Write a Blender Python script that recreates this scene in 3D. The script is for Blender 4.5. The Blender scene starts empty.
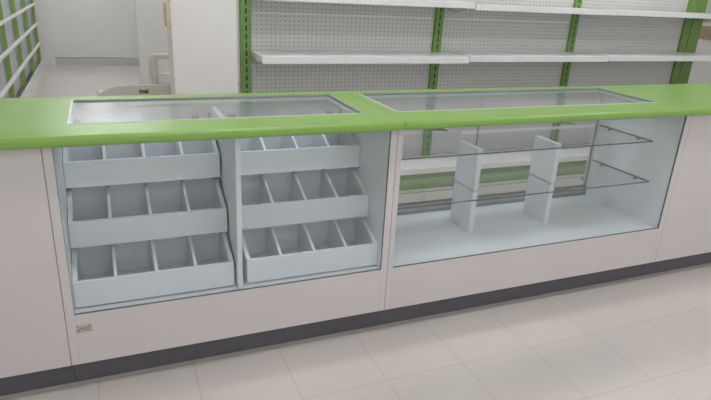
import bpy, bmesh, math, random
from mathutils import Vector, Matrix
random.seed(7)
scene = bpy.context.scene
C = scene.collection

# ------------------------------------------------------------------ camera
F_PX, YAW, PITCH, ROLL, CAM_H, CAM_D = 583.176, 0.4128, 0.3574, 0.0550, 1.3818, 1.8807
cam_data = bpy.data.cameras.new('camera')
cam = bpy.data.objects.new('camera', cam_data); C.objects.link(cam)
cam_data.sensor_width = 36.0
cam_data.lens = F_PX / 711.0 * 36.0
cam_data.clip_start = 0.05
_F = Vector((math.sin(YAW)*math.cos(PITCH), math.cos(YAW)*math.cos(PITCH), -math.sin(PITCH)))
_r = Vector((math.cos(YAW), -math.sin(YAW), 0)); _u = _r.cross(_F)
_r2 = _r*math.cos(ROLL) + _u*math.sin(ROLL); _u2 = -_r*math.sin(ROLL) + _u*math.cos(ROLL)
cam.matrix_world = Matrix(((_r2.x, _u2.x, -_F.x, 0), (_r2.y, _u2.y, -_F.y, -CAM_D), (_r2.z, _u2.z, -_F.z, CAM_H), (0, 0, 0, 1)))
scene.camera = cam

# ------------------------------------------------------------------ world, exposure
world = bpy.data.worlds.new('world'); scene.world = world; world.use_nodes = True
world.node_tree.nodes['Background'].inputs[0].default_value = (0.96, 0.97, 1.0, 1)
world.node_tree.nodes['Background'].inputs[1].default_value = 1.1
scene.view_settings.view_transform = 'Standard'
scene.view_settings.look = 'None'
scene.view_settings.gamma = 1.0
scene.view_settings.use_curve_mapping = False
scene.view_settings.exposure = -0.44
scene.cycles.transparent_max_bounces = 32   # many panes of glass stand one behind another
LAMP = 17.0            # strength of the ceiling diffusers

# ------------------------------------------------------------------ materials
def lin(c):
    return tuple(((v/255.0)/12.92 if v/255.0 <= 0.04045 else ((v/255.0+0.055)/1.055)**2.4) for v in c) + (1,)

def principled(name, rgb, rough=0.5, metallic=0.0, noise=0.03, scale=12.0, bump=0.0, bump_scale=60.0, spec=0.5):
    m = bpy.data.materials.new(name); m.use_nodes = True
    nt = m.node_tree; b = nt.nodes['Principled BSDF']
    b.inputs['Roughness'].default_value = rough; b.inputs['Metallic'].default_value = metallic
    b.inputs['Specular IOR Level'].default_value = spec
    tc = nt.nodes.new('ShaderNodeTexCoord')
    n = nt.nodes.new('ShaderNodeTexNoise'); n.inputs['Scale'].default_value = scale; n.inputs['Detail'].default_value = 4
    nt.links.new(tc.outputs['Object'], n.inputs['Vector'])
    ramp = nt.nodes.new('ShaderNodeValToRGB')
    c = lin(rgb)
    ramp.color_ramp.elements[0].position = 0.3; ramp.color_ramp.elements[1].position = 0.7
    ramp.color_ramp.elements[0].color = tuple(max(0, v*(1-noise)) for v in c[:3]) + (1,)
    ramp.color_ramp.elements[1].color = tuple(min(1, v*(1+noise)) for v in c[:3]) + (1,)
    nt.links.new(n.outputs['Fac'], ramp.inputs['Fac'])
    nt.links.new(ramp.outputs['Color'], b.inputs['Base Color'])
    if bump:
        n2 = nt.nodes.new('ShaderNodeTexNoise'); n2.inputs['Scale'].default_value = bump_scale; n2.inputs['Detail'].default_value = 5
        nt.links.new(tc.outputs['Object'], n2.inputs['Vector'])
        bp = nt.nodes.new('ShaderNodeBump'); bp.inputs['Strength'].default_value = bump; bp.inputs['Distance'].default_value = 0.02
        nt.links.new(n2.outputs['Fac'], bp.inputs['Height']); nt.links.new(bp.outputs['Normal'], b.inputs['Normal'])
    m['ramp'] = ramp.name
    return m

def math_node(nt, op, a, b=None, c=None):
    n = nt.nodes.new('ShaderNodeMath'); n.operation = op
    for i, v in enumerate((a, b, c)):
        if v is None: continue
        if isinstance(v, (int, float)): n.inputs[i].default_value = v
        else: nt.links.new(v, n.inputs[i])
    return n.outputs[0]

def overlay(m, build, rgb):
    """mix a second base colour over the first where build(nt, x, y, z) is 1"""
    nt = m.node_tree; b = nt.nodes['Principled BSDF']
    tc = nt.nodes.new('ShaderNodeTexCoord'); sp = nt.nodes.new('ShaderNodeSeparateXYZ')
    nt.links.new(tc.outputs['Object'], sp.inputs[0])
    fac = build(nt, sp.outputs[0], sp.outputs[1], sp.outputs[2])
    mix = nt.nodes.new('ShaderNodeMix'); mix.data_type = 'RGBA'
    nt.links.new(fac, mix.inputs['Factor'])
    src = b.inputs['Base Color'].links[0].from_socket
    nt.links.new(src, mix.inputs['A']); mix.inputs['B'].default_value = lin(rgb)
    nt.links.new(mix.outputs['Result'], b.inputs['Base Color'])
    return m

def glass(name, tint=(0.93, 0.96, 0.955), dust=0.05, boost=1.0, rough=0.03):
    m = bpy.data.materials.new(name); m.use_nodes = True
    nt = m.node_tree; nt.nodes.remove(nt.nodes['Principled BSDF'])
    out = [n for n in nt.nodes if n.type == 'OUTPUT_MATERIAL'][0]
    tr = nt.nodes.new('ShaderNodeBsdfTransparent'); tr.inputs[0].default_value = tint + (1,)
    gl = nt.nodes.new('ShaderNodeBsdfGlossy'); gl.inputs['Roughness'].default_value = rough
    fr = nt.nodes.new('ShaderNodeFresnel'); geo = nt.nodes.new('ShaderNodeNewGeometry')
    # both faces of a pane reflect like air to glass
    ior = math_node(nt, 'ADD', 1.45, math_node(nt, 'MULTIPLY', geo.outputs['Backfacing'], 1/1.45-1.45))
    nt.links.new(ior, fr.inputs['IOR'])
    fac = math_node(nt, 'MULTIPLY', fr.outputs[0], boost)
    mx = nt.nodes.new('ShaderNodeMixShader')
    nt.links.new(fac, mx.inputs[0]); nt.links.new(tr.outputs[0], mx.inputs[1]); nt.links.new(gl.outputs[0], mx.inputs[2])
    df = nt.nodes.new('ShaderNodeBsdfDiffuse'); df.inputs[0].default_value = (0.75, 0.77, 0.77, 1)
    tc = nt.nodes.new('ShaderNodeTexCoord'); n = nt.nodes.new('ShaderNodeTexNoise'); n.inputs['Scale'].default_value = 5
    nt.links.new(tc.outputs['Object'], n.inputs['Vector'])
    d = math_node(nt, 'MULTIPLY', n.outputs['Fac'], dust*2)
    mx2 = nt.nodes.new('ShaderNodeMixShader')
    nt.links.new(d, mx2.inputs[0]); nt.links.new(mx.outputs[0], mx2.inputs[1]); nt.links.new(df.outputs[0], mx2.inputs[2])
    nt.links.new(mx2.outputs[0], out.inputs[0])
    return m

def emission(name, rgb, strength):
    m = bpy.data.materials.new(name); m.use_nodes = True
    b = m.node_tree.nodes['Principled BSDF']
    b.inputs['Base Color'].default_value = lin(rgb)
    b.inputs['Emission Color'].default_value = lin(rgb); b.inputs['Emission Strength'].default_value = strength
    return m

M = {}
M['laminate'] = principled('white_laminate', (214, 208, 208), 0.42, noise=0.015, scale=5)
M['melamine'] = principled('white_melamine', (228, 233, 237), 0.45, noise=0.012, scale=6)
M['bin'] = principled('bin_melamine', (227, 232, 236), 0.5, noise=0.012, scale=9)
M['green_top'] = principled('lime_worktop', (136, 176, 86), 0.3, noise=0.03, scale=7)
M['kick'] = principled('charcoal_kick', (98, 97, 102), 0.5, noise=0.06, scale=20)
M['gasket'] = principled('pale_bead', (232, 232, 226), 0.35, noise=0.01)
M['grey_bead'] = principled('grey_bead', (150, 152, 150), 0.4, noise=0.03)
M['steel'] = principled('dark_steel', (46, 48, 52), 0.45, 0.6, noise=0.05)
M['alu'] = principled('aluminium', (176, 178, 178), 0.35, 0.8, noise=0.03)
M['alu_dark'] = principled('track_slot', (142, 144, 144), 0.5, 0.2, noise=0.03)
M['chrome'] = principled('chrome', (190, 192, 194), 0.2, 1.0, noise=0.02)
M['glass_top'] = glass('counter_glass', (0.96, 0.97, 0.975), 0.08, 1.0, 0.15)
M['glass_front'] = glass('vitrine_glass', (0.985, 0.99, 0.993), 0.012, 0.75)
M['glass_shelf'] = glass('shelf_glass', (0.992, 0.995, 0.994), 0.008, 0.5)
M['glass_edge'] = principled('green_glass_edge', (96, 116, 110), 0.2, noise=0.05, scale=30)
M['shelf_white'] = principled('white_enamel', (243, 241, 242), 0.3, noise=0.01)
M['green_metal'] = principled('green_enamel', (118, 152, 82), 0.4, noise=0.03)
M['green_kick'] = principled('green_enamel_kick', (122, 164, 80), 0.4, noise=0.03)
M['plaster'] = principled('pillar_plaster', (238, 234, 231), 0.8, noise=0.008, scale=8, bump=0.3, bump_scale=9)
M['wall'] = principled('wall_paint', (236, 235, 231), 0.7, noise=0.015, scale=3, bump=0.05, bump_scale=40)
M['ceiling'] = principled('ceiling_paint', (236, 236, 232), 0.8, noise=0.01)
M['base'] = principled('baseboard_tile', (204, 203, 195), 0.4, noise=0.03, scale=4)
M['base_line'] = principled('baseboard_cap', (168, 166, 156), 0.5, noise=0.05, scale=9)
M['plastic'] = principled('ivory_plastic', (216, 212, 202), 0.38, noise=0.015, scale=6)
M['beige'] = principled('beige_plastic', (206, 192, 166), 0.45, noise=0.03)
M['tan'] = principled('tan_plate', (178, 160, 138), 0.5, noise=0.05)
M['paper'] = principled('label_paper', (196, 188, 180), 0.6, noise=0.08, scale=80)
M['ink'] = principled('faded_ink', (146, 134, 128), 0.7, noise=0.1, scale=90)
M['brown'] = principled('brown_mark', (142, 116, 88), 0.6, noise=0.1, scale=60)
M['dark'] = principled('dark_hollow', (48, 46, 42), 0.7, noise=0.05)
M['lamp'] = emission('lamp_diffuser', (250, 252, 255), LAMP)
M['wall_lamp'] = emission('bulkhead_diffuser', (252, 252, 250), 3.2)
M['housing'] = principled('lamp_housing', (235, 235, 235), 0.5, noise=0.01)

# worktop: a small brown smear near its right end
def smear(nt, x, y, z):
    dx = math_node(nt, 'DIVIDE', math_node(nt, 'SUBTRACT', x, 2.605), 0.055)
    dy = math_node(nt, 'DIVIDE', math_node(nt, 'SUBTRACT', y, 0.145), 0.012)
    r = math_node(nt, 'ADD', math_node(nt, 'MULTIPLY', dx, dx), math_node(nt, 'MULTIPLY', dy, dy))
    return math_node(nt, 'MULTIPLY', math_node(nt, 'SMOOTH_MIN', 1.0, math_node(nt, 'MAXIMUM', math_node(nt, 'SUBTRACT', 1.0, r), 0.0), 0.1), 0.4)
overlay(M['green_top'], smear, (88, 92, 40))

# perforated back panels: 30 mm x 25 mm grid of dark holes
M['pegboard'] = principled('perforated_grey_panel', (216, 215, 212), 0.5, noise=0.012, scale=4)
def holes(nt, x, y, z):
    fx = math_node(nt, 'ABSOLUTE', math_node(nt, 'SUBTRACT', math_node(nt, 'FRACT', math_node(nt, 'DIVIDE', x, 0.03)), 0.5))
    fz = math_node(nt, 'ABSOLUTE', math_node(nt, 'SUBTRACT', math_node(nt, 'FRACT', math_node(nt, 'DIVIDE', z, 0.026)), 0.5))
    a = math_node(nt, 'MULTIPLY', fx, 0.03); b = math_node(nt, 'MULTIPLY', fz, 0.026)
    r = math_node(nt, 'SQRT', math_node(nt, 'ADD', math_node(nt, 'MULTIPLY', a, a), math_node(nt, 'MULTIPLY', b, b)))
    return math_node(nt, 'LESS_THAN', r, 0.0040)
overlay(M['pegboard'], holes, (138, 138, 136))
M['back_plain'] = principled('pale_blue_panel', (206, 211, 216), 0.5, noise=0.02, scale=5)

# slotted uprights: a column of dark slots down the middle (origin of each post is on its axis)
M['green_post'] = principled('green_slotted_post', (122, 160, 84), 0.4, noise=0.03)
def slots(nt, x, y, z):
    a = math_node(nt, 'LESS_THAN', math_node(nt, 'ABSOLUTE', x), 0.005)
    b = math_node(nt, 'GREATER_THAN', math_node(nt, 'FRACT', math_node(nt, 'DIVIDE', z, 0.05)), 0.36)
    return math_node(nt, 'MULTIPLY', a, b)
overlay(M['green_post'], slots, (30, 46, 26))
M['green_post_side'] = principled('green_slotted_post_side', (148, 186, 96), 0.4, noise=0.03)
def slots_side(nt, x, y, z):
    a = math_node(nt, 'LESS_THAN', math_node(nt, 'ABSOLUTE', x), 0.006)
    b = math_node(nt, 'GREATER_THAN', math_node(nt, 'FRACT', math_node(nt, 'DIVIDE', z, 0.05)), 0.5)
    return math_node(nt, 'MULTIPLY', a, b)
overlay(M['green_post_side'], slots_side, (160, 196, 110))

# tiled floor
TX, TY, TT = 0.5361, -0.2915, 0.3284
M['floor'] = principled('glazed_floor_tile', (217, 209, 204), 0.12, noise=0.02, scale=2.5, spec=0.7)
def grout(nt, x, y, z):
    def near(v, o):
        f = math_node(nt, 'FRACT', math_node(nt, 'ADD', math_node(nt, 'DIVIDE', math_node(nt, 'SUBTRACT', v, o), TT), 100.5))
        return math_node(nt, 'LESS_THAN', math_node(nt, 'ABSOLUTE', math_node(nt, 'SUBTRACT', f, 0.5)), 0.0055)
    return math_node(nt, 'MAXIMUM', near(x, TX), near(y, TY))
overlay(M['floor'], grout, (200, 190, 184))

# ------------------------------------------------------------------ mesh helpers
class MB:
    def __init__(self): self.bm = bmesh.new()
    def box(self, x0, x1, y0, y1, z0, z1, bevel=0.0, seg=2):
        r = bmesh.ops.create_cube(self.bm, size=1.0)
        vs = r['verts']
        bmesh.ops.scale(self.bm, vec=(x1-x0, y1-y0, z1-z0), verts=vs)
        bmesh.ops.translate(self.bm, vec=((x0+x1)/2, (y0+y1)/2, (z0+z1)/2), verts=vs)
        if bevel:
            es = list({e for v in vs for e in v.link_edges})
            bmesh.ops.bevel(self.bm, geom=es, offset=bevel, segments=seg, profile=0.5, affect='EDGES')
        return self
    def prism(self, pts, axis, a0, a1):
        """extrude a closed 2D outline along axis 'x' (pts are y,z), 'y' (x,z) or 'z' (x,y)"""
        def P(p, a):
            return {'x': (a, p[0], p[1]), 'y': (p[0], a, p[1]), 'z': (p[0], p[1], a)}[axis]
        lo = [self.bm.verts.new(P(p, a0)) for p in pts]; hi = [self.bm.verts.new(P(p, a1)) for p in pts]
        n = len(pts)
        self.bm.faces.new(lo); self.bm.faces.new(hi)
        for i in range(n): self.bm.faces.new((lo[i], lo[(i+1) % n], hi[(i+1) % n], hi[i]))
        return self
    def cyl(self, p0, p1, r, r2=None, seg=16):
        p0, p1 = Vector(p0), Vector(p1); d = p1-p0
        m = Matrix.Translation((p0+p1)/2) @ d.to_track_quat('Z', 'Y').to_matrix().to_4x4()
        bmesh.ops.create_cone(self.bm, cap_ends=True, segments=seg, radius1=r, radius2=r if r2 is None else r2, depth=d.length, matrix=m)
        return self
    def sweep(self, path, sizes, side):
        """rounded rectangular bar along a path; sizes = (across, thick) per point; side = the direction of 'across'"""
        rings = []; n = len(path); path = [Vector(p) for p in path]; side = Vector(side).normalized()
        for i, p in enumerate(path):
            t = (path[min(i+1, n-1)] - path[max(i-1, 0)]).normalized()
            nrm = side.cross(t).normalized()
            w, h = sizes[i] if isinstance(sizes, list) else sizes
            ring = []
            for k in range(12):
                a = 2*math.pi*k/12; ca, sa = math.cos(a), math.sin(a)
                f = lambda v: math.copysign(abs(v)**0.5, v)
                ring.append(self.bm.verts.new(p + side*(f(ca)*w/2) + nrm*(f(sa)*h/2)))
            rings.append(ring)
        for a, b in zip(rings, rings[1:]):
            for k in range(12): self.bm.faces.new((a[k], a[(k+1) % 12], b[(k+1) % 12], b[k]))
        self.bm.faces.new(rings[0]); self.bm.faces.new(rings[-1])
        return self
    def build(self, name, mat, parent=None, loc=None, smooth=False):
        bm = self.bm
        bmesh.ops.recalc_face_normals(bm, faces=bm.faces)
        me = bpy.data.meshes.new(name)
        off = Vector(loc) if loc else Vector((0, 0, 0))
        if loc: bmesh.ops.translate(bm, vec=-off, verts=bm.verts)
        bm.to_mesh(me); bm.free()
        me.materials.append(mat)
        if smooth:
            for p in me.polygons: p.use_smooth = True
            try: me.set_sharp_from_angle(angle=math.radians(40))
            except Exception: pass
        o = bpy.data.objects.new(name, me); C.objects.link(o)
        o.location = off
        if parent is not None:
            o.parent = parent
            q = parent; w = Vector((0, 0, 0))
            while q is not None: w += q.location; q = q.parent
            o.location = off - w
        return o

def box(x0, x1, y0, y1, z0, z1, bevel=0.0): return MB().box(x0, x1, y0, y1, z0, z1, bevel)

def thing(name, label, cat, loc, group=None):
    o = bpy.data.objects.new(name, None); C.objects.link(o)
    o.empty_display_size = 0.1
    o.location = loc; o['label'] = label; o['category'] = cat
    if group: o['group'] = group
    return o
def struct(o): o['kind'] = 'structure'; return o

def copy_tree(o, parent=None):
    c = o.copy(); C.objects.link(c)
    if parent is not None: c.parent = parent
    for ch in list(o.children): copy_tree(ch, c)
    return c

# ------------------------------------------------------------------ the room
XL, XR, YB, YF, ZC = -0.95, 6.2, 7.9, -4.6, 2.75
struct(box(XL-0.1, XR+0.1, YF, YB+0.1, -0.06, 0).build('floor', M['floor']))
struct(box(XL-0.1, XR+0.1, YF, YB+0.1, ZC, ZC+0.06).build('ceiling', M['ceiling']))
struct(box(XL-0.1, XR+0.1, YB, YB+0.1, 0, ZC).build('wall_back', M['wall']))
struct(box(XL-0.1, XL, YF, YB, 0, ZC).build('wall_left', M['wall']))
struct(box(XR, XR+0.1, YF, YB, 0, ZC).build('wall_right', M['wall']))
# far corner: shallow pilaster, tiled baseboard with a dark cap
struct(box(XL, -0.66, YB-0.04, YB, 0, ZC, 0.003).build('trim_1', M['wall']))
bb = struct(box(-0.66, 0.30, YB-0.02, YB, 0, 0.105).build('baseboard_back', M['base']))
box(-0.66, 0.30, YB-0.022, YB, 0.105, 0.115).build('cap', M['base_line'], bb)
struct(box(0.30, 0.62, YB-0.05, YB, 0, 0.115).build('trim_2', M['base']))
# partition beyond the plastic chairs
struct(box(0.405, 2.4, 6.05, 6.2, 0, ZC, 0.03).build('wall_partition', M['wall'], smooth=True))
# plastered pillar in front of it
struct(box(0.360, 0.726, 1.62, 1.86, 0, ZC, 0.004).build('pillar', M['plaster']))

# ceiling lamps
lamp = thing('ceiling_light', 'long white ceiling light panel over the shop floor', 'ceiling light', (0, 0, ZC), 'ceiling light panels')
box(-0.62, 0.62, -0.17, 0.17, ZC-0.05, ZC, 0.006).build('housing', M['housing'], lamp)
box(-0.59, 0.59, -0.14, 0.14, ZC-0.056, ZC-0.049).build('diffuser', M['lamp'], lamp)
spots = [(0.6, -2.8), (3.6, -2.8), (0.7, -0.6), (3.2, -0.6), (0.9, 1.0), (3.6, 1.0), (0.2, 3.4), (3.6, 4.2), (0.0, 5.4), (-0.1, 7.0)]
for i, (x, y) in enumerate(spots):
    o = lamp if i == 0 else copy_tree(lamp)
    o.location = (x, y, ZC)
wl = thing('wall_light', 'white bulkhead light high on the far wall', 'wall light', (-0.13, YB, 2.34))
box(-0.31, 0.05, YB-0.05, YB, 2.20, 2.46, 0.02).build('housing', M['housing'], wl)
box(-0.28, 0.02, YB-0.085, YB-0.049, 2.22, 2.44, 0.03).build('diffuser', M['wall_lamp'], wl)

# ------------------------------------------------------------------ counter
ZT, ZU = 0.92, 0.886            # worktop top and underside
YB_C = 0.55                     # back of the cabinets
KH = 0.1096                     # height of the recessed kick
GB = 0.3036                     # bottom edge of the front glass

def worktop(name, label, x0, x1, ox0, ox1, oy0=0.105, oy1=0.489, yf=-0.052, yb=0.568):
    root = thing(name, label, 'countertop', ((x0+x1)/2, 0.25, ZU))
    m = MB()
    r = 0.013
    def ring_front(yc):
        pts = []
        for k in range(7):
            a = math.pi/2*k/6
            pts.append((yf + r - r*math.sin(a), ZT - r + r*math.cos(a)))
        for k in range(7):
            a = math.pi/2*k/6
            pts.append((yf + r - r*math.cos(a), ZU + r - r*math.sin(a)))
        return pts
    fr = ring_front(0)
    m.prism([(oy0, ZU), (oy0, ZT)] + fr, 'x', x0, x1)
    bk = [(oy1, ZT), (oy1, ZU)]
    for k in range(7):
        a = math.pi/2*k/6; bk.append((yb - 0.01 + 0.01*math.sin(a), ZU + 0.01 - 0.01*math.cos(a)))
    for k in range(7):
        a = math.pi/2*k/6; bk.append((yb - 0.01 + 0.01*math.cos(a), ZT - 0.01 + 0.01*math.sin(a)))
    m.prism(bk, 'x', x0, x1)
    m.box(x0, ox0, oy0, oy1, ZU, ZT); m.box(ox1, x1, oy0, oy1, ZU, ZT)
    m.build('slab', M['green_top'], root, smooth=True)
    return root

def top_window(root, ox0, ox1, oy0=0.105, oy1=0.489):
    box(ox0, ox1, oy0, oy1, ZT-0.010, ZT-0.004).build('glass_pane', M['glass_top'], root)
    t = 0.007
    b = MB()
    b.box(ox0, ox0+t, oy0, oy1, ZT-0.004, ZT+0.0015); b.box(ox0, ox1, oy0, oy0+0.005, ZT-0.004, ZT+0.0012)
    b.build('bead', M['gasket'], root)
    b = MB()
    b.box(ox1-t, ox1, oy0+0.005, oy1, ZT-0.004, ZT+0.0012); b.box(ox0+t, ox1, oy1-0.006, oy1, ZT-0.004, ZT+0.0012)
    g = b.build('bead', M['grey_bead'], root); g['label'] = 'grey bead'
    # rebate ledge that carries the pane
    b = MB()
    b.box(ox0, ox1, oy0, oy0+0.012, ZT-0.020, ZT-0.010); b.box(ox0, ox1, oy1-0.012, oy1, ZT-0.020, ZT-0.010)
    b.box(ox0, ox0+0.012, oy0+0.012, oy1-0.012, ZT-0.020, ZT-0.010); b.box(ox1-0.012, ox1, oy0+0.012, oy1-0.012, ZT-0.020, ZT-0.010)
    b.build('ledge', M['melamine'], root)

SEAM = 0.9815
wt1 = worktop('worktop', 'lime green worktop with glass inset over the white bins', XL+0.005, SEAM-0.001, -0.125, 0.885)
top_window(wt1, -0.125, 0.885)
wt2 = worktop('worktop', 'lime green worktop with glass inset over the glass shelves', SEAM+0.001, 4.9, 1.023, 2.411)
top_window(wt2, 1.023, 2.411)

def plain_cabinet(label, x0, x1):
    c = thing('counter_cabinet', label, 'cabinet', ((x0+x1)/2, 0.27, 0))
    box(x0+0.0008, x1-0.0008, 0, 0.018, KH, ZU, 0.001).build('front_panel', M['laminate'], c)
    box(x0+0.0008, x0+0.018, 0.018, YB_C, KH, ZU).build('side_panel', M['melamine'], c)
    box(x1-0.018, x1-0.0008, 0.018, YB_C, KH, ZU).build('side_panel', M['melamine'], c)
    box(x0+0.018, x1-0.018, 0.018, YB_C-0.02, KH, KH+0.018).build('bottom_panel', M['melamine'], c)
    box(x0+0.018, x1-0.018, YB_C-0.02, YB_C, KH, ZU).build('back_panel', M['melamine'], c)
    box(x0+0.0008, x1-0.0008, 0.058, YB_C-0.04, 0, KH).build('kick_plate', M['kick'], c)
    return c
S1, S2, S4 = -0.1956, SEAM, 2.525
plain_cabinet('plain white counter cabinet left of the bins', XL+0.01, S1)
plain_cabinet('plain white counter cabinet right of the glass shelves', S4, 4.85)

def vitrine(label, x0, x1, g0, g1):
    """white carcass with a glass front: outer x0..x1, clear opening g0..g1"""
    c = thing('display_cabinet', label, 'display cabinet', ((x0+x1)/2, 0.27, 0))
    e = 0.0008
    box(x0+e, g0, 0, YB_C, KH, ZU, 0.001).build('side_panel', M['laminate'], c)
    box(g1, x1-e, 0, YB_C, KH, ZU, 0.001).build('side_panel', M['laminate'], c)
    box(g0, g1, 0, 0.018, KH, GB-0.003, 0.001).build('lower_panel', M['laminate'], c)
    box(g0, g1, 0.018, YB_C, GB-0.021, GB-0.003).build('bottom_panel', M['melamine'], c)
    box(x0+e, x1-e, 0.058, YB_C-0.04, 0, KH).build('kick_plate', M['kick'], c)
    box(g0, g0+0.0015, 0.013, 0.512, GB-0.003, ZU-0.002).build('brightening_sheet', M['melamine'], c)  # added thin sheet; its paler, cooler colour brightens the inner side wall
    box(g1-0.0015, g1, 0.013, 0.512, GB-0.003, ZU-0.002).build('brightening_sheet', M['melamine'], c)
    gl = MB(); gl.box(g0+0.0012, g1-0.0012, 0.004, 0.010, GB-0.001, ZU-0.004)
    gl.build('front_glass', M['glass_front'], c)
    ed = MB()
    ed.box(g0, g0+0.0012, 0.003, 0.010, GB-0.001, ZU-0.004); ed.box(g1-0.0012, g1, 0.003, 0.010, GB-0.001, ZU-0.004)
    ed.box(g0, g1, 0.003, 0.010, GB-0.003, GB-0.001)
    ed.build('glass_edge', M['glass_edge'], c)
    return c

# ---- display cabinet with the bins
G1, G2 = -0.1674, 0.9539
cab_a = vitrine('white glass fronted display cabinet holding six divided bins', S1, S2, G1, G2)
DV0, DV1 = 0.379, 0.397
box(DV0, DV1, 0.014, YB_C-0.02, GB-0.003, ZU-0.002, 0.001).build('divider', M['melamine'], cab_a)
box(G1, DV0, YB_C-0.02, YB_C-0.002, GB-0.003, ZU-0.002).build('back_panel', M['melamine'], cab_a)
box(DV1, G2, YB_C-0.02, YB_C-0.002, GB-0.003, ZU-0.002).build('back_panel', M['melamine'], cab_a)
st = box(-0.168, -0.118, -0.0012, 0.0005, 0.232, 0.262).build('sticker', M['paper'], cab_a)
st['label'] = 'small grey maker sticker'
ink = MB()
for (a, b, z0, z1) in ((-0.165, -0.159, 0.254, 0.259), (-0.129, -0.122, 0.254, 0.260), (-0.163, -0.124, 0.2465, 0.2500), (-0.166, -0.156, 0.2370, 0.2435),
                       (-0.150, -0.142, 0.2380, 0.2420), (-0.139, -0.123, 0.2385, 0.2425), (-0.152, -0.134, 0.2515, 0.2535)):
    ink.box(a, b, -0.0016, -0.0012, z0, z1)
ink.build('print', M['ink'], st)

# ---- stepped rows: front plane, bottom height
ROWS = [(0.038, 0.3070), (0.155, 0.4740), (0.272, 0.6530)]
COLS = [(-0.164, 0.371), (0.419, 0.951)]
BH, BD, BBACK = 0.094, 0.225, 0.156     # front height, depth, height at the back
def side_profile(y0, z0, h=BH):
    return [(y0, z0), (y0+BD, z0), (y0+BD, z0+BBACK), (y0+BD*0.62, z0+BBACK), (y0+0.0, z0+h)]
def make_bin(x0, x1, y0, z0, label):
    b = thing('display_bin', label, 'bin', ((x0+x1)/2, y0+BD/2, z0), 'divided white bins in the display cabinet')
    t = 0.015
    box(x0, x1, y0, y0+t, z0, z0+BH, 0.001).build('front_panel', M['bin'], b)
    box(x0+t, x1-t, y0+BD-t, y0+BD, z0+t, z0+BBACK).build('back_panel', M['bin'], b)
    box(x0+t, x1-t, y0+t, y0+BD, z0, z0+t).build('bottom_panel', M['bin'], b)
    prof = [(y0+t, z0), (y0+BD, z0), (y0+BD, z0+BBACK), (y0+BD*0.72, z0+BBACK), (y0+t, z0+BH)]
    MB().prism(prof, 'x', x0, x0+t).build('side_panel', M['bin'], b)
    MB().prism(prof, 'x', x1-t, x1).build('side_panel', M['bin'], b)
    dp = [(y0+t, z0+t), (y0+BD-t, z0+t), (y0+BD-t, z0+BBACK-0.004), (y0+BD*0.72, z0+BBACK-0.004), (y0+t, z0+BH-0.002)]
    for k in (1, 2, 3):
        xc = x0 + (x1-x0)*k/4
        MB().prism(dp, 'x', xc-0.005, xc+0.005).build('divider', M['bin'], b)
    return b
rown = ['bottom', 'middle', 'top']
coln = ['left', 'right']
for ci, (x0, x1) in enumerate(COLS):
    for ri, (y0, z0) in enumerate(ROWS):
        make_bin(x0, x1, y0, z0, 'white four compartment bin, %s one of the %s stack behind the glass' % (rown[ri], coln[ci]))

# steel rack in each column that carries the two upper bins
for ci, (x0, x1) in enumerate(COLS):
    for xs in (x0+0.05, x1-0.05):
        r = MB()
        r.box(xs-0.012, xs+0.012, YB_C-0.045, YB_C-0.021, GB-0.003, 0.84)
        for (y0, z0) in ROWS[1:]:
            r.prism([(y0+0.03, z0-0.0005), (YB_C-0.045, z0-0.0005), (YB_C-0.045, z0-0.03), (y0+0.125, z0-0.007), (y0+0.03, z0-0.007)], 'x', xs-0.003, xs+0.003)
        r.build('bracket_upright', M['steel'], cab_a)
        box(xs-0.008, xs+0.008, 0.065, 0.255, GB-0.003, 0.3067).build('runner', M['steel'], cab_a)
# thin dark strips in the corners beside the bins
for xs, sgn in ((G1, 1), (DV0, -1), (DV1, 1), (G2, -1)):
    s = MB()
    s.box(min(xs, xs+sgn*0.006), max(xs, xs+sgn*0.006), 0.503, 0.526, GB+0.01, 0.85)
    s.build('corner_strip', M['steel'], cab_a)

# ---- display cabinet with the glass shelves
G3, G4 = 1.0049, 2.4935
cab_b = vitrine('white glass fronted display cabinet with two glass shelves', S2, S4, G3, G4)
SH = [(0.515, 0.115), (0.716, 0.150)]
for z, yf in SH:
    s = box(G3+0.004, G4-0.004, yf, 0.505, z-0.006, z).build('shelf', M['glass_shelf'], cab_b)
    s['label'] = 'clear glass shelf'
    box(G3+0.004, G4-0.004, yf-0.0015, yf, z-0.006, z).build('front_edge', M['glass_edge'], s)
    box(G4-0.004, G4-0.0025, yf, 0.505, z-0.006, z).build('end_edge', M['glass_edge'], s)
    for y in (yf+0.085, 0.43):
        for xx, sg in ((G4, -1), (G3, 1)):
            p = MB(); p.cyl((xx, y, z-0.012), (xx+sg*0.016, y, z-0.012), 0.006)
            p.build('shelf_pin', M['chrome'], cab_b, smooth=True)
for xa in (1.506, 1.951):
    box(xa, xa+0.026, 0.220, 0.385, GB-0.003, 0.509, 0.0012).build('shelf_support', M['melamine'], cab_b)
    box(xa, xa+0.026, 0.220, 0.385, 0.515, 0.710, 0.0012).build('shelf_support', M['melamine'], cab_b)
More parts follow.
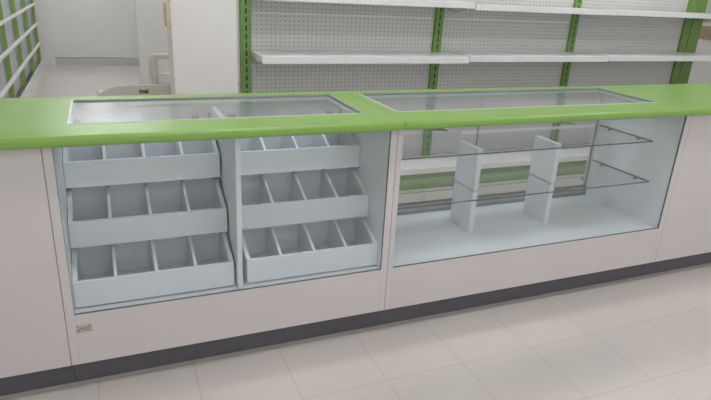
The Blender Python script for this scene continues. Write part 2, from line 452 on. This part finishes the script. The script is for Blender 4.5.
# rear: aluminium tracks and sliding glass doors
tr = MB()
tr.box(G3, G4, 0.515, 0.548, GB-0.003, GB+0.012)
for y in (0.515, 0.5295, 0.544): tr.box(G3, G4, y, y+0.004, GB+0.012, GB+0.046)
tr.build('bottom_track', M['alu'], cab_b)
box(G3, G4, 0.5130, 0.5150, GB-0.003, GB+0.013).build('track_strip', M['alu_dark'], cab_b)
box(G3, G4, 0.5135, 0.5150, GB+0.024, GB+0.031).build('track_strip', M['alu_dark'], cab_b)
tr = MB(); tr.box(G3, G4, 0.515, 0.548, ZU-0.03, ZU-0.002); tr.build('top_track', M['alu'], cab_b)
for (a, b, y, fx) in ((1.012, 1.7155, 0.5385, 1.05), (1.705, 2.4855, 0.524, 2.455)):
    dr = box(a, b, y-0.0025, y+0.0025, GB+0.013, ZU-0.031).build('sliding_door', M['glass_front'], cab_b)
    box(a-0.001, a+0.001, y-0.0026, y+0.0026, GB+0.014, ZU-0.031).build('door_edge', M['glass_edge'], dr)
    box(b-0.001, b+0.001, y-0.0026, y+0.0026, GB+0.014, ZU-0.031).build('door_edge', M['glass_edge'], dr)
    h = MB(); h.cyl((fx, y-0.006, 0.40), (fx, y-0.0026, 0.40), 0.012); h.build('finger_pull', M['chrome'], dr, smooth=True)

# ------------------------------------------------------------------ perforated shelving unit behind the counter
gon = thing('shelving_unit', 'long perforated shelving unit with green uprights behind the counter', 'shelving', (2.7, 1.82, 0))
PX = [0.8145, 2.165, 3.365]
YP0, YP1, GH = 1.78, 1.84, 1.75
for x in PX:
    box(x-0.031, x+0.031, YP0, YP1, 0, GH, 0.003).build('upright', M['green_post'], gon, loc=(x, 1.81, 0.0))
# wide end frame at the right, two uprights side by side with a pale gap strip
box(4.545, 4.615, YP0, YP1, 0, GH, 0.003).build('upright', M['green_metal'], gon)
box(4.622, 4.745, YP0-0.004, YP1, 0, GH, 0.003).build('upright', M['green_metal'], gon)
box(4.613, 4.624, YP0+0.006, YP1-0.01, 0, GH).build('gap_strip', M['shelf_white'], gon)
bays = [(0.848, 2.132), (2.198, 3.332), (3.398, 4.545)]
for i, (a, b) in enumerate(bays):
    for z0, z1 in ((0.16, 0.62), (0.62, 1.176), (1.176, GH-0.02)):
        box(a, b, 1.802, 1.818, z0, z1).build('back_panel', M['pegboard'], gon)
    if i < 2:
        box(a+0.02, b-0.02, 1.798, 1.803, 1.171, 1.181).build('panel_joint', M['shelf_white'], gon)
def shelf(a, b, z0, z1, y0=1.5, y1=1.788, lip=None):
    s = MB()
    s.box(a, b, y0, y0+0.012, z0, z1, 0.002)
    s.box(a, b, y0+0.012, y1, z1-0.014, z1-0.001)
    s.box(a, a+0.006, y0+0.012, y1, z0+0.006, z1-0.014); s.box(b-0.006, b, y0+0.012, y1, z0+0.006, z1-0.014)
    o = s.build('shelf', M['shelf_white'], gon)
    for x in (a+0.008, b-0.011):
        MB().prism([(y0+0.03, z1-0.0145), (y1, z1-0.0145), (y1, z1-0.075), (y1-0.03, z1-0.075)], 'x', x, x+0.003).build('bracket', M['shelf_white'], o)
    return o
bx = [(0.845, 2.257), (2.263, 3.478), (3.484, 4.76)]
for (a, b), z0, z1 in zip(bx, (0.908, 0.918, 0.922), (0.950, 0.957, 0.960)): shelf(a, b, z0, z1)
for (a, b), z0, z1 in zip(bx, (1.258, 1.249, 1.252), (1.299, 1.285, 1.288)): shelf(a, b, z0, z1)
a, b = bx[1]
gs = box(a, 4.52, 1.5025, 1.788, 0.431, 0.439).build('shelf', M['glass_shelf'], gon); gs['label'] = 'clear glass shelf'
box(a, 4.52, 1.500, 1.5025, 0.416, 0.440).build('front_edge', M['shelf_white'], gs)
for x in (2.20, 3.36, 4.50):
    MB().prism([(1.56, 0.4305), (1.79, 0.4305), (1.79, 0.385), (1.775, 0.385)], 'x', x-0.002, x+0.002).build('bracket', M['green_metal'], gs)
for (a, b) in bx:
    s = box(a, b, 1.50, 1.788, 0.150, 0.190, 0.002).build('base_shelf', M['shelf_white'], gon)
    box(a, b, 1.535, 1.555, 0.0, 0.150).build('kick_plate', M['green_kick'], gon)
    box(a, b, 1.527, 1.535, 0.006, 0.026).build('kick_strip', M['gasket'], gon)
# rear side of the unit: a few shelves whose ends show past the pillar
for z in (0.72, 0.97, 1.20):
    box(0.86, 2.2, 1.842, 2.12, z-0.03, z, 0.002).build('rear_shelf', M['shelf_white'], gon)

# ------------------------------------------------------------------ shelving along the left wall
ls = thing('shelving_unit', 'narrow white shelving with green uprights along the left wall', 'shelving', (-0.87, 6.0, 0))
for y in (2.65, 3.65, 4.65, 5.65, 6.72, 7.74):
    box(-0.875, -0.835, y-0.02, y+0.02, 0, 1.55, 0.002).build('upright', M['green_post_side'], ls, loc=(-0.855, y, 0))
ys = [2.65, 3.65, 4.65, 5.65, 6.72, 7.74]
for a, b in zip(ys, ys[1:]):
    box(-0.900, -0.885, a+0.02, b-0.02, 0.09, 1.5).build('back_panel', M['back_plain'], ls)
    for z in (0.355, 0.622, 0.885, 1.15):
        box(-0.8345, -0.800, a-(0.02 if a == ys[0] else 0.0)+0.002, b+(0.02 if b == ys[-1] else 0)-0.002, z-0.020, z, 0.001).build('shelf', M['shelf_white'], ls)
    box(-0.835, -0.815, a, b, 0.0, 0.09).build('base_shelf', M['shelf_white'], ls)

# ------------------------------------------------------------------ ivory plastic armchairs
def make_chair(label, H=0.712, seat=0.39, W=0.52):
    c = thing('plastic_chair', label, 'chair', (0, 0, 0), 'ivory plastic armchairs behind the counter')
    # chair faces -Y; backrest at +Y
    m = MB(); nx, ny = 14, 12
    top, bot = {}, {}
    for i in range(nx+1):
        for j in range(ny+1):
            u = i/nx*2-1; v = j/ny
            x = u*0.225*(1-0.1*v); y = -0.23+0.45*v
            z = seat - 0.018*(1-u*u)*math.sin(math.pi*min(1, v*1.1)) - 0.02*max(0, 0.15-v)/0.15 + 0.0
            top[i, j] = m.bm.verts.new((x, y, z)); bot[i, j] = m.bm.verts.new((x, y, z-0.012))
    for i in range(nx):
        for j in range(ny):
            m.bm.faces.new((top[i, j], top[i+1, j], top[i+1, j+1], top[i, j+1]))
            m.bm.faces.new((bot[i, j], bot[i, j+1], bot[i+1, j+1], bot[i+1, j]))
    for i in range(nx):
        m.bm.faces.new((top[i, 0], bot[i, 0], bot[i+1, 0], top[i+1, 0])); m.bm.faces.new((top[i, ny], top[i+1, ny], bot[i+1, ny], bot[i, ny]))
    for j in range(ny):
        m.bm.faces.new((top[0, j], top[0, j+1], bot[0, j+1], bot[0, j])); m.bm.faces.new((top[nx, j], bot[nx, j], bot[nx, j+1], top[nx, j+1]))
    m.build('seat', M['plastic'], c, smooth=True)
    # backrest: bowed top rail, two stiles, five slats
    b = MB()
    def bow(u): return 0.265 - 0.055*u*u
    path, sizes = [], []
    for k in range(17):
        u = k/16*2-1
        zz = H - 0.045 - 0.052*abs(u)**3.5
        path.append((u*0.268, bow(u)+0.055, zz)); sizes.append((0.09-0.03*abs(u)**3, 0.018))
    b.sweep(path, sizes, (0, 0.12, 1))
    for s in (-1, 1):
        b.sweep([(s*0.215, 0.195, seat-0.02), (s*0.222, 0.215, seat+0.12), (s*0.235, 0.24, H-0.16), (s*0.243, 0.258, H-0.08)], [(0.05, 0.02)]*4, (1, 0, 0))
    for k in range(5):
        x = -0.14+0.07*k; y = bow(x/0.255)
        b.sweep([(x, 0.205, seat-0.012), (x, y-0.02, seat+0.1), (x*1.05, y+0.04, H-0.07)], [(0.042, 0.012)]*3, (1, 0, 0))
    bk = b.build('backrest', M['plastic'], c, smooth=True)
    h = box(-0.028, 0.028, 0.327, 0.3300, H-0.056, H-0.030).build('name_plate', M['brown'], bk); h['label'] = 'brown moulded mark'
    box(-0.024, -0.004, 0.3300, 0.3312, H-0.054, H-0.045).build('slot', M['dark'], bk)
    # legs
    for s in (-1, 1):
        MB().sweep([(s*0.235, -0.215, 0.0), (s*0.232, -0.205, seat*0.6), (s*0.228, -0.195, seat)], [(0.05, 0.05), (0.058, 0.055), (0.065, 0.06)], (1, 0, 0)).build('leg', M['plastic'], c, smooth=True)
        MB().sweep([(s*0.235, 0.275, 0.0), (s*0.222, 0.235, seat*0.6), (s*0.215, 0.20, seat)], [(0.045, 0.045), (0.055, 0.05), (0.06, 0.05)], (1, 0, 0)).build('leg', M['plastic'], c, smooth=True)
        ap = [(s*0.245, -0.20, seat-0.05), (s*0.25, -0.195, seat+0.10), (s*0.252, -0.19, seat+0.145), (s*0.246, -0.17, seat+0.175), (s*0.244, -0.13, seat+0.185),
              (s*0.24, 0.0, seat+0.187), (s*0.238, 0.14, seat+0.187), (s*0.243, 0.235, seat+0.185)]
        MB().sweep(ap, [(0.05, 0.085), (0.052, 0.082), (0.055, 0.078), (0.058, 0.066), (0.058, 0.056), (0.058, 0.05), (0.055, 0.046), (0.045, 0.04)], (1, 0, 0)).build('armrest', M['plastic'], c, smooth=True)
    return c
ch1 = make_chair('ivory plastic chair seen from behind, its back rising just over the counter')
ch1.location = (0.212, 2.34, 0); ch1.rotation_euler = (0, 0, math.pi)
ch2 = copy_tree(ch1)
ch2['label'] = 'ivory plastic armchair side on beyond the pillar, only its arm loop showing'
ch2.location = (0.76, 4.60, 0); ch2.rotation_euler = (0, 0, math.radians(-125))

# ------------------------------------------------------------------ small things on the walls
sw = thing('switch_box', 'cream switch box on the side of the white pillar', 'switch box', (0.345, 1.66, 1.10))
box(0.333, 0.360, 1.60, 1.70, 1.095, 1.225, 0.003).build('housing', M['beige'], sw)
box(0.328, 0.333, 1.615, 1.685, 1.115, 1.205, 0.001).build('rocker', M['plastic'], sw)
pl = thing('wall_plate', 'tan square plate on the right wall past the shelving', 'wall plate', (XR, 2.84, 1.06))
box(XR-0.012, XR, 2.66, 2.93, 0.985, 1.125, 0.003).build('cover', M['tan'], pl)
box(XR-0.016, XR-0.012, 2.70, 2.89, 1.01, 1.10, 0.001).build('inset', M['tan'], pl)
